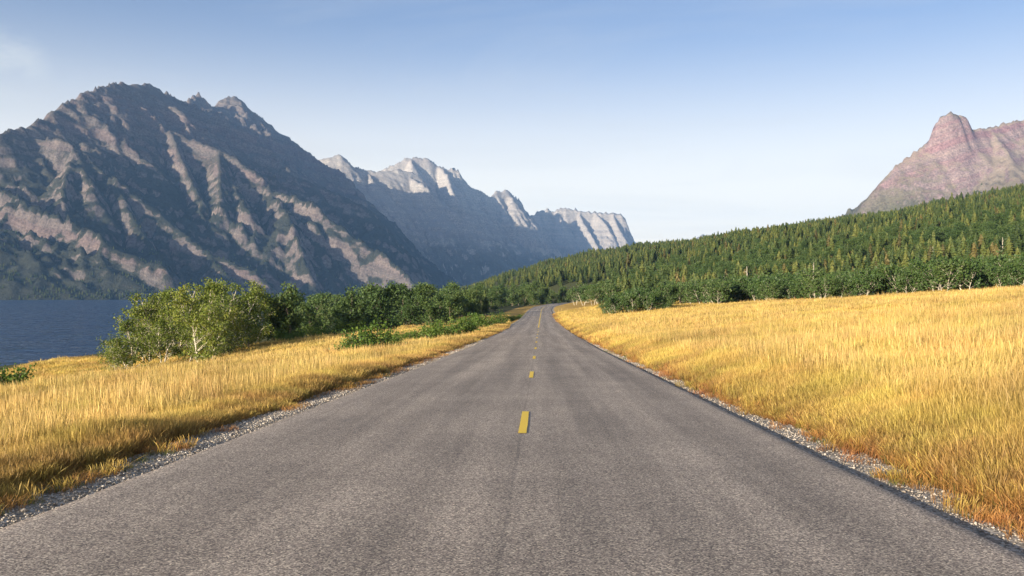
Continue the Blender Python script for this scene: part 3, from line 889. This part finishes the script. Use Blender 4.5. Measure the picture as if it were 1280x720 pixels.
CON = [conifer(500 + i, 9.2, 5.4 + 0.6 * (i % 3), M_NEEDLE, 0.72, 14) for i in range(5)]
CONR = conifer(520, 9.0, 5.2, M_RUSTN, 0.72, 14)

def px_x(px, y): return (px - 640) / FPX * y

# lakeside grove
plant('aspen_tree', ASP_S, px_x(246, 93), 93, 1.0, 0.6, 'small spreading aspen with pale forked trunk standing apart at the lake side of the grove', 'tree')
grove = []
for px, D, s in [(px_ - 26 + (330 - px_) * -0.02, D_, s_ * 1.04) for px_, D_, s_ in [(196, 104, .82), (215, 118, 1.0), (232, 112, .78), (250, 128, 1.12), (262, 106, .66), (268, 118, .95), (285, 112, .72), (285, 132, 1.15), (302, 120, .98), (318, 128, 1.08),
                 (330, 136, 1.02), (225, 136, 1.08), (207, 128, .95), (300, 142, 1.1), (318, 116, .7), (275, 146, 1.15), (344, 146, .98), (250, 142, 1.1), (180, 98, .5), (290, 104, .5), (338, 124, .62), (310, 110, .5)]]:
    grove.append(plant('aspen_tree', ASP[len(grove) % 5], px_x(px, D), D, s, rr.uniform(0, 6.28), 'bright green aspen with pale stems in the lakeside grove', 'tree', 'aspens of the lakeside grove', sz=s * rr.uniform(0.78, 1.12)))
# woods between the road and the lake
k = 0
for i in range(125):
    for _ in range(40):
        D = 150 + 270 * rr.random() ** 1.1; px = rr.uniform(335, 672)
        x = px_x(px, D); d = x - float(xr(D))
        if -110 < d < -13 - 0.02 * D: break
    s = rr.uniform(0.8, 1.15) * (0.8 if d > -26 else 1) * (1 + 0.35 * max(0, D - 180) / 200)
    if i % 8 == 5:
        plant('conifer_tree', CON[i % 5], x, D, s * 0.95, rr.uniform(0, 6.28), 'dark pointed conifer standing among the leafy roadside woods', 'tree', 'conifers in the roadside woods')
    else:
        plant('cottonwood_tree', WOOD[i % 5], x, D, s, rr.uniform(0, 6.28), '%s leafy dark green tree in the woods %s' % ('big' if s > 1.05 else 'small', 'next to the lakeside grove' if px < 450 else 'behind the verge bushes' if px < 570 else 'towards the road bend'), 'tree', 'leafy trees between the road and the lake')
for px, D, s, j in [(692, 500, 1.0, 1), (702, 520, 1.15, 2), (712, 510, .9, 3), (676, 470, .95, 0), (684, 540, 1.2, 4), (668, 440, 1.1, 2), (655, 455, 1.35, 1), (640, 470, 1.4, 3), (627, 450, 1.3, 4), (612, 440, 1.3, 0), (600, 430, 1.2, 2), (662, 500, 1.6, 0), (648, 520, 1.6, 2), (632, 500, 1.5, 1), (676, 540, 1.5, 3)]:
    plant('cottonwood_tree', WOOD[j], px_x(px, D), D, s, rr.uniform(0, 6), 'shaded tree closing the view where the road bends away', 'tree', 'trees at the bend of the road')
for px, D, s in [(352, 145, 1.3), (372, 140, 1.2), (395, 150, 1.4), (412, 138, 1.2), (430, 150, 1.5), (446, 160, 1.6), (470, 165, 1.5), (492, 175, 1.6), (515, 180, 1.7), (360, 130, .8), (540, 195, 1.6), (560, 205, 1.5)]:
    plant('understory_shrub', SHR[int(px) % 4], px_x(px, D), D, s, rr.uniform(0, 6), 'grey green shrub at the meadow edge of the woods', 'shrub', 'shrubs fringing the woods')
# bushes on the verge
for px, D, s, lab in [(446, 62, .62, 'low green bush in tall grass at the near end of the verge bushes'), (462, 64, .8, 'tallest leafy bush of the verge bushes beside the road'),
                      (478, 70, .62, 'leafy bush leaning against the tallest verge bush'), (492, 76, .5, 'small bush between the two big verge bushes'),
                      (540, 86, .66, 'broad green bush on the verge before the long grass patch'), (556, 90, .75, 'rounded bush in the middle of the far verge clump'),
                      (572, 94, .8, 'taller bush at the far end of the verge clump'), (586, 112, .6, 'small dark bush beyond the verge clump near the asphalt'),
                      (605, 128, .8, 'low spreading bush on the golden bank before the woods'), (622, 150, .8, 'far bush on the golden bank beside the road'),
                      (588, 140, .9, 'bush behind the golden bank at the foot of the woods')]:
    plant('verge_bush', SHR[int(px) % 4], px_x(px, D), D, s * 1.75, rr.uniform(0, 6), lab, 'bush', 'bushes on the road verge')
for i in range(22):
    px = 500 + 158 * (i + rr.random()) / 22; D = float(np.interp(px, [500, 560, 620, 660], [88, 112, 165, 240])) * rr.uniform(0.95, 1.12)
    plant('verge_bush', SHR[i % 4], px_x(px, D), D, rr.uniform(0.6, 1.15), rr.uniform(0, 6), 'low bush in the green strip along the golden bank towards the bend', 'bush', 'low bushes towards the bend', sz=rr.uniform(0.55, 0.9))
plant('verge_bush', SHR[1], px_x(8, 50), 50, 1.15, 1.0, 'dark little bush on the meadow crest above the open lake', 'bush')

# thicket behind the right meadow
edge_px = [690, 760, 850, 900, 1060, 1180, 1290, 1400]; edge_D = [330, 250, 205, 182, 152, 138, 128, 120]
cnt = 0
for i in range(290):
    px = 838 + 520 * rr.random()
    D0 = float(np.interp(px, edge_px, edge_D)) + 11 * float(fbm(np.array([px / 38.]), np.array([2.2]), 3)[0]); back = rr.random() ** 1.35 * (115 if px > 900 else 70)
    D = D0 + back
    s = rr.uniform(0.6, 1.2)
    row = 'in the thicket front row' if back < 22 else 'in mid thicket' if back < 60 else 'at the thicket conifer side'
    sz_ = 'small' if s < 0.86 else 'big' if s > 1.0 else 'medium'
    near = 'below the red banded mountain' if px > 1060 else 'by the bare dead trunk'
    lab = '%s pale stemmed aspen %s %s' % (sz_, row, near)
    plant('thicket_tree', THK[i % 5], px_x(px, D), D, s, rr.uniform(0, 6.28), lab, 'tree', lab)
for px, D, s in [(762, 172, .66), (772, 168, .75), (781, 172, .85), (790, 168, .8), (800, 171, .95), (808, 167, .8), (818, 172, .85), (828, 169, .62), (795, 178, 1.0), (812, 179, 1.0), (778, 180, .85), (834, 167, .35), (757, 176, .55)]:
    plant('thicket_tree', THK[int(px) % 5], px_x(px, D), D, s, rr.uniform(0, 6), 'low aspen in the isolated clump standing out in the meadow', 'tree', 'aspens of the isolated clump')
for px, D, s in [(742, 300, .9), (730, 330, 1.2), (748, 320, 1.2), (720, 360, 1.1), (765, 290, 1.1), (735, 380, 1.3)]:
    plant('thicket_tree', THK[int(px) % 5], px_x(px, D), D, s * 1.2, rr.uniform(0, 6), 'low aspen on the meadow rim between the clump and the road bend', 'tree', 'aspens on the meadow rim')

def snag(seed, H, rad):
    r = np.random.default_rng(seed)
    path, _ = bent((0, 0, -0.3), (0, 0.02, 1), H, r, 6, 0.03)
    tv, tf = tube(path, rad * np.linspace(1, 0.2, 7), 6)
    tm = mesh_np('trunk', tv, tf, M_SNAG, True)
    ps = []
    for i in range(11):
        p = path[r.integers(2, 6)] + r.uniform(-0.3, 0.3) * np.array([0, 0, 1]); a = r.uniform(0, 6.28)
        bp_, _ = bent(p, (math.cos(a), math.sin(a), r.uniform(-0.1, 0.7)), H * r.uniform(0.1, 0.24), r, 3, 0.2)
        ps.append(tube(bp_, rad * np.array([0.35, 0.25, 0.15, 0.08]), 4))
    v, f = join(ps)
    return tm, mesh_np('branches', v, f, M_SNAG, True)
SN = [snag(7, 9, 0.3), snag(8, 7, 0.2)]
plant('dead_tree', SN[0], px_x(935, 250), 250, 1.0, 0, 'bare grey dead trunk standing in the thicket', 'dead tree', parts=('trunk', 'branches'))
for px, D in [(1012, 300), (1018, 310), (1255, 290), (1168, 300)]:
    plant('dead_tree', SN[1], px_x(px, D), D, 1.2, px, 'pale leafless tree between the thicket and the conifers', 'dead tree', 'pale leafless trees', parts=('trunk', 'branches'))

# conifer forest on the hill: nearest 300 as trees, the rest as one forest
pts = []
g = np.random.default_rng(3)
N = 210000
cx = g.uniform(20, 1500, N); cy = g.uniform(230, 2400, N)
P_, A_ = hill_coords(cx, cy)
cpx = 640 + FPX * cx / cy
t_ = (P_ + 860) / 860
D0 = np.interp(cpx, edge_px, edge_D)
ok = (t_ < 1.12) & (cpx > 672) & (cpx < 1420) & (cy > D0 + np.where(cpx > 900, 75, 45)) & (((cx - xr(cy)) > 22) | (cy > 680)) & (cy > 250)
ok &= fbm(cx / 55, cy / 55, 3) > -0.52
cx, cy, cpx = cx[ok], cy[ok], cpx[ok]
# thin out by a minimum spacing on a hash grid
cell = {}
sel = []
for i in range(len(cx)):
    key = (int(cx[i] // 5.4), int(cy[i] // 5.4))
    if key in cell: continue
    cell[key] = 1; sel.append(i)
sel = np.array(sel); cx, cy, cpx = cx[sel], cy[sel], cpx[sel]
order = np.argsort(np.hypot(cx, cy) + np.where((cpx > 1290) | (cpx < 690), 5000, 0))
cx, cy = cx[order], cy[order]
for i in range(300):
    s = rr.uniform(0.52, 1.1)
    px = 640 + FPX * cx[i] / cy[i]
    size = 'short' if s < 0.74 else 'tall' if s > 0.92 else 'middling'
    where = 'behind the isolated aspen clump' if px < 850 else 'behind the bare grey dead trunk' if px < 985 else 'among the pale leafless trees' if px < 1120 else 'under the red banded mountain'
    kind_ = 'browning' if rr.random() < 0.14 else 'green'
    plant('conifer_tree', CONR if kind_ == 'browning' else CON[i % 5], cx[i], cy[i], s, rr.uniform(0, 6.28), '%s %s conifer low on the forest slope %s' % (size, kind_, where), 'tree', '%s %s conifers %s' % (size, kind_, where))

def scatter(name, P, rotz, scl, protos, pid, label):
    """one object whose points carry instances of the prototypes"""
    coll = bpy.data.collections.new(name + '_kinds')
    for i, me in enumerate(protos):
        o = bpy.data.objects.new('%s_kind_%02d' % (name, i), me); coll.objects.link(o)
    me = bpy.data.meshes.new(name)
    P = np.asarray(P, np.float32)
    me.vertices.add(len(P)); me.vertices.foreach_set('co', P.ravel())
    rot = np.zeros((len(P), 3), np.float32)
    rot[:, :] = rotz if np.ndim(rotz) == 2 else np.stack([0 * rotz, 0 * rotz, rotz], 1)
    fattr(me, 'rot', rot, 'FLOAT_VECTOR'); fattr(me, 'scl', scl, 'FLOAT_VECTOR'); fattr(me, 'pid', pid, 'INT')
    o = obj(name, me)
    ng = bpy.data.node_groups.new(name, 'GeometryNodeTree')
    ng.interface.new_socket('Geometry', in_out='INPUT', socket_type='NodeSocketGeometry')
    ng.interface.new_socket('Geometry', in_out='OUTPUT', socket_type='NodeSocketGeometry')
    n, l = ng.nodes, ng.links
    gi = n.new('NodeGroupInput'); go = n.new('NodeGroupOutput')
    ci = n.new('GeometryNodeCollectionInfo'); ci.inputs['Collection'].default_value = coll
    ci.inputs['Separate Children'].default_value = True; ci.inputs['Reset Children'].default_value = True
    ip = n.new('GeometryNodeInstanceOnPoints'); ip.inputs['Pick Instance'].default_value = True
    def na(nm, typ):
        a = n.new('GeometryNodeInputNamedAttribute'); a.data_type = typ; a.inputs['Name'].default_value = nm
        return next(s for s in a.outputs if s.enabled and s.name == 'Attribute')
    l.new(gi.outputs[0], ip.inputs['Points']); l.new(ci.outputs[0], ip.inputs['Instance'])
    l.new(na('pid', 'INT'), ip.inputs['Instance Index'])
    e2r = n.new('FunctionNodeEulerToRotation'); l.new(na('rot', 'FLOAT_VECTOR'), e2r.inputs[0])
    l.new(e2r.outputs[0], ip.inputs['Rotation']); l.new(na('scl', 'FLOAT_VECTOR'), ip.inputs['Scale'])
    l.new(ip.outputs[0], go.inputs[0])
    md = o.modifiers.new('scatter', 'NODES'); md.node_group = ng
    tag(o, label, kind='stuff')
    return o

fx, fy = cx[300:], cy[300:]
n_ = len(fx)
fz = ground_h(fx, fy)
kinds = [c[1] for c in CON] + [CONR[1], THK[0][1], WOOD[1][1]]
pid = np.where(g.uniform(size=n_) < 0.06, 5, g.integers(0, 5, n_))
low_ = np.clip(1.2 - (np.hypot(fx, fy) - 250) / 350, 0.04, 0.6) * (0.6 + 0.9 * (fbm(fx / 60, fy / 60, 2) > 0))
pid = np.where(g.uniform(size=n_) < low_, 6 + g.integers(0, 2, n_), pid)
s1 = g.uniform(0.42, 1.2, n_) ** 1.0 * (0.9 + 0.3 * fbm(fx / 45, fy / 45, 2))
scatter('conifer_forest', np.stack([fx, fy, fz - 0.2], 1), g.uniform(0, 6.28, n_), np.stack([s1 * g.uniform(0.85, 1.1, n_), s1, s1 * g.uniform(0.85, 1.15, n_)], 1), kinds, pid,
        'dense dark green conifer forest covering the hillside up to its crest')

# far woods: valley floor beyond the bend, the far lake shore, the foot of the red peak
fp = []
vx = g.uniform(-900, 120, 9000); vy = g.uniform(430, 2300, 9000)
vp = 640 + FPX * vx / vy
okv = (vp > 380) & (vp < 705) & (vx < xr(vy) - 25) & (ground_h(vx, vy) > LAKE_Z + 1.5)
vx, vy = vx[okv][:2600], vy[okv][:2600]
scatter('valley_forest', np.stack([vx, vy, ground_h(vx, vy) - 0.3], 1), g.uniform(0, 6.28, len(vx)), np.repeat(g.uniform(0.6, 1.0, len(vx))[:, None], 3, 1), kinds, g.integers(0, 5, len(vx)),
        'conifer woods on the valley floor beyond the roadside trees')
def slope_forest(name, hf, n, xr_, yr_, hr_, maxs, sc, label, dens=None):
    xs, ys, X, Y, H = hf
    x = g.uniform(*xr_, n); y = g.uniform(*yr_, n)
    h = bilinear(xs, ys, H, x, y); e = 15.
    sl = np.hypot(bilinear(xs, ys, H, x + e, y) - bilinear(xs, ys, H, x - e, y), bilinear(xs, ys, H, x, y + e) - bilinear(xs, ys, H, x, y - e)) / (2 * e)
    patch = fbm(x / 260, y / 260, 3)
    hh = (h - hr_[0]) / (hr_[1] - hr_[0])
    o = (h > hr_[0]) & (sl < maxs) & (hh + 0.9 * patch < 0.85)
    if dens is not None: o &= dens(x, y, h)
    x, y, h = x[o], y[o], h[o]
    s = g.uniform(*sc, len(x))
    scatter(name, np.stack([x, y, h - 0.6], 1), g.uniform(0, 6.28, len(x)), np.stack([s, s, s * 1.1], 1), kinds, g.integers(0, 5, len(x)), label)
slope_forest('shore_forest', hfA, 42000, (-3200, -300), (2650, 5200), (LAKE_Z + 1, 230), 0.85, (0.9, 1.5), 'dark forest along the far lake shore and the foot of the grey ridge')
slope_forest('upper_forest', hfE, 16000, (1700, 3600), (2500, 4600), (90, 520), 0.75, (0.9, 1.4), 'dark forest strip under the red banded mountain')

# ------------------------------------------------------------------ gravel shoulders
def stone_batch(n, dlo, dhi, ymax, seed, size):
    r = np.random.default_rng(seed)
    y = 3 + (ymax - 3) * r.random(n) ** 2.2
    d = r.uniform(dlo, dhi, n)
    side = -1 if dlo < 0 else 1
    keep = np.abs(d) < (abs(dhi if side > 0 else dlo) - 0.25 * r.random(n) - 0.15 * (fbm(y * 0.5, y * 0 + seed, 2) + 0.5))
    y, d = y[keep], d[keep]; m = len(y)
    x = xr(y) + d; z = ground_h(x, y)
    s = size * np.exp(r.normal(0, 0.38, m)) * (1 + y / 45)
    base = np.array([(1, 0, 0), (0, 1, 0), (-1, 0, 0), (0, -1, 0), (0, 0, 1), (0, 0, -1), (.6, .6, .55), (-.6, .6, .5), (-.6, -.6, .55), (.6, -.6, .5)], float)
    tri = np.array([(0, 6, 4), (6, 1, 4), (1, 7, 4), (7, 2, 4), (2, 8, 4), (8, 3, 4), (3, 9, 4), (9, 0, 4), (0, 5, 6), (6, 5, 1), (1, 5, 7), (7, 5, 2), (2, 5, 8), (8, 5, 3), (3, 5, 9), (9, 5, 0)])
    a = r.uniform(0, 6.28, m); ca, sa = np.cos(a), np.sin(a)
    B = base[None] * r.uniform(0.65, 1.25, (m, 10, 1)) * np.stack([np.ones(m), r.uniform(.6, 1, m), r.uniform(.45, .8, m)], 1)[:, None, :]
    Bx = B[..., 0] * ca[:, None] - B[..., 1] * sa[:, None]; By = B[..., 0] * sa[:, None] + B[..., 1] * ca[:, None]
    V = np.stack([x[:, None] + Bx * s[:, None], y[:, None] + By * s[:, None], z[:, None] + (B[..., 2] + 0.25) * s[:, None]], -1).reshape(-1, 3)
    F = (tri[None] + 10 * np.arange(m)[:, None, None]).reshape(-1, 3)
    return V, F, np.repeat(np.clip(r.normal(0.48, 0.24, m), 0, 1), 10)
M_GRAV = gravel_mat()
for (n, a, b, sd, lab) in [(32000, -5.2, -4.0, 61, 'pale gravel shoulder between asphalt and the lakeward grass'), (20000, 3.66, 4.75, 62, 'narrow pale gravel strip between asphalt edge and the uphill grass')]:
    V, F, tn = stone_batch(n, a, b, 70, sd, 0.0085)
    me = mesh_np('gravel', V, F, M_GRAV); fattr(me, 'tone', tn)
    tag(obj('gravel', me), lab, kind='stuff')

# ------------------------------------------------------------------ grass
def tuft(seed, nb, rad, hmin, hmax, w, base, mid, tip, heads=0.4, lean=0.28):
    r = np.random.default_rng(seed)
    V = []; F = []; C = []
    for i in range(nb):
        a = r.uniform(0, 6.28); q = rad * math.sqrt(r.random())
        p = np.array([math.cos(a) * q, math.sin(a) * q, -0.03])
        h = r.uniform(hmin, hmax); la = r.uniform(0, 6.28); ln = abs(r.normal(0, lean)) * h
        dv = np.array([math.cos(la), math.sin(la), 0]) * ln + np.array([0.05, 0.02, 0]) * h
        fa = r.uniform(0, 3.14); sv_ = np.array([math.cos(fa), math.sin(fa), 0]) * w * 0.5 * r.uniform(0.7, 1.4)
        o = len(V); head = r.random() < heads
        jit = r.uniform(0.8, 1.2)
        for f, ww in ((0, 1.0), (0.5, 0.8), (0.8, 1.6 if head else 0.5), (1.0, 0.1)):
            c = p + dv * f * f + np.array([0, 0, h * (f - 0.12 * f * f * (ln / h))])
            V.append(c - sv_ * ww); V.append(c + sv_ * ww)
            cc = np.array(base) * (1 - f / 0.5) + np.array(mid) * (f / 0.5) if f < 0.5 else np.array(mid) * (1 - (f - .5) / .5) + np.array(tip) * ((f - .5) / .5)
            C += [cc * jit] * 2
        for k in range(3):
            F.append((o + 2 * k, o + 2 * k + 1, o + 2 * k + 3, o + 2 * k + 2))
    me = mesh_np('tuft', V, F, M_GRASS)
    ca = me.color_attributes.new('col', 'FLOAT_COLOR', 'POINT')
    ca.data.foreach_set('color', np.concatenate([np.clip(np.array(C), 0, 1), np.ones((len(C), 1))], 1).astype(np.float32).ravel())
    return me
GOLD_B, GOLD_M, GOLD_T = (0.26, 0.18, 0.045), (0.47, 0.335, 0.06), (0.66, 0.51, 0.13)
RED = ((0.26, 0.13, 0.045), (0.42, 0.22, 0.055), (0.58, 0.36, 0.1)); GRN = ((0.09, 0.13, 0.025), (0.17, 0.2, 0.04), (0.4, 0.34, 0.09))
tufts = []
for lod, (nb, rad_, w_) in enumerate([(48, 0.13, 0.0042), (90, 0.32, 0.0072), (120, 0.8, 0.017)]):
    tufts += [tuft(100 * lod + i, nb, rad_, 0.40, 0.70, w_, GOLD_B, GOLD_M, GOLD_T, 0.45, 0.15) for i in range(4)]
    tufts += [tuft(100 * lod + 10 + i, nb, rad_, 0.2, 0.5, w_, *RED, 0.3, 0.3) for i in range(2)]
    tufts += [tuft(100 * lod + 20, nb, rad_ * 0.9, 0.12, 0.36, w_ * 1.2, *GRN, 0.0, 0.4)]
    tufts += [tuft(100 * lod + 30 + i, nb, rad_, 0.28, 0.68, w_, (0.085, 0.075, 0.025), (0.2, 0.13, 0.04), (0.55, 0.38, 0.1), 0.5, 0.14) for i in range(2)]  # verge stems: brown-green, darkened so the bank's shade sits in their colour
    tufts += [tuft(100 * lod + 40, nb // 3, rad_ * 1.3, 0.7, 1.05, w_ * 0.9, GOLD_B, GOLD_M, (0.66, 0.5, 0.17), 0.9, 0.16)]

def grass_pts(n, side, seed):
    r = np.random.default_rng(seed)
    # polar sampling about the near roadside: dense near, thinner far
    rr_ = 3.5 * (260 / 3.5) ** (r.random(n) ** 0.92)
    lo, hi = (-36, -0.5) if side < 0 else (0.5, 36)
    th = np.radians(r.uniform(lo, hi, n))
    x = rr_ * np.sin(th); y = rr_ * np.cos(th)
    d = x - xr(y)
    edge = fbm(y * 0.35, y * 0 + 3.3 * side, 3)
    if side < 0:
        ok = (d < -5.0 + 0.2 * edge) & (d > -75)
        ok &= ~((y > 138) & (d < -20 - 0.02 * y))
    else:
        px = 640 + FPX * x / y
        ok = (d > 4.42 + 0.16 * edge) & (y < np.interp(px, edge_px, edge_D) + 25)
    stray = (d > -5.0) & (d < -4.4) if side < 0 else (d < 4.42) & (d > 4.0)
    ok |= stray & (r.random(n) < 0.02 + 0.07 * (fbm(x * 0.8, y * 0.8, 2) > 0.2)) & (rr_ < 60)
    x, y, d, rad = x[ok], y[ok], d[ok], rr_[ok]
    m = len(x)
    ae = np.abs(d) - (5.0 if side < 0 else 4.42)
    f = fbm(x * 0.3, y * 0.3, 3); f2 = fbm(x * 0.09 + 50, y * 0.09, 3)
    u = r.random(m)
    pid = r.integers(0, 4, m)
    red = np.clip(1.0 - ae / (1.0 if side < 0 else 1.7), 0, 1) * 0.8 + 0.16 * (f2 > 0.25)
    pid = np.where(u < red, 4 + r.integers(0, 2, m), pid)
    pid = np.where((r.random(m) < 0.22 * np.clip(1 - ae / 0.9, 0, 1) + 0.03 + 0.1 * (f > 0.4)), 6, pid)
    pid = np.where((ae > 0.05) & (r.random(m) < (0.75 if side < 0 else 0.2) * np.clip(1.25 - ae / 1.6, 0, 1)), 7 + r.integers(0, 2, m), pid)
    pid = np.where((ae > 1.3) & (r.random(m) < 0.05), 9, pid)
    ae = np.where(ae < 0, -0.35, ae)
    grow = np.clip(0.45 + ae * (0.75 if side < 0 else 0.35), 0.28, 1) * (0.9 + 0.22 * f) * (1 + 0.12 * f2)
    pid = pid + 10 * ((rad > 17).astype(int) + (rad > 60))
    wide = np.interp(rad, [0, 9, 16.9, 17, 45, 59, 60.5, 130, 250], [0.85, 1.0, 1.15, 0.8, 1.15, 1.3, 0.8, 1.3, 2.0])
    hs = grow * np.interp(rad, [0, 60, 250], [1.0, 1.0, 1.15]) * r.uniform(0.85, 1.15, m)
    rot = np.stack([r.normal(0, 0.08, m), r.normal(0, 0.08, m), r.uniform(0, 6.28, m)], 1)
    return np.stack([x, y, ground_h(x, y)], 1), rot, np.stack([wide, wide, hs], 1), pid
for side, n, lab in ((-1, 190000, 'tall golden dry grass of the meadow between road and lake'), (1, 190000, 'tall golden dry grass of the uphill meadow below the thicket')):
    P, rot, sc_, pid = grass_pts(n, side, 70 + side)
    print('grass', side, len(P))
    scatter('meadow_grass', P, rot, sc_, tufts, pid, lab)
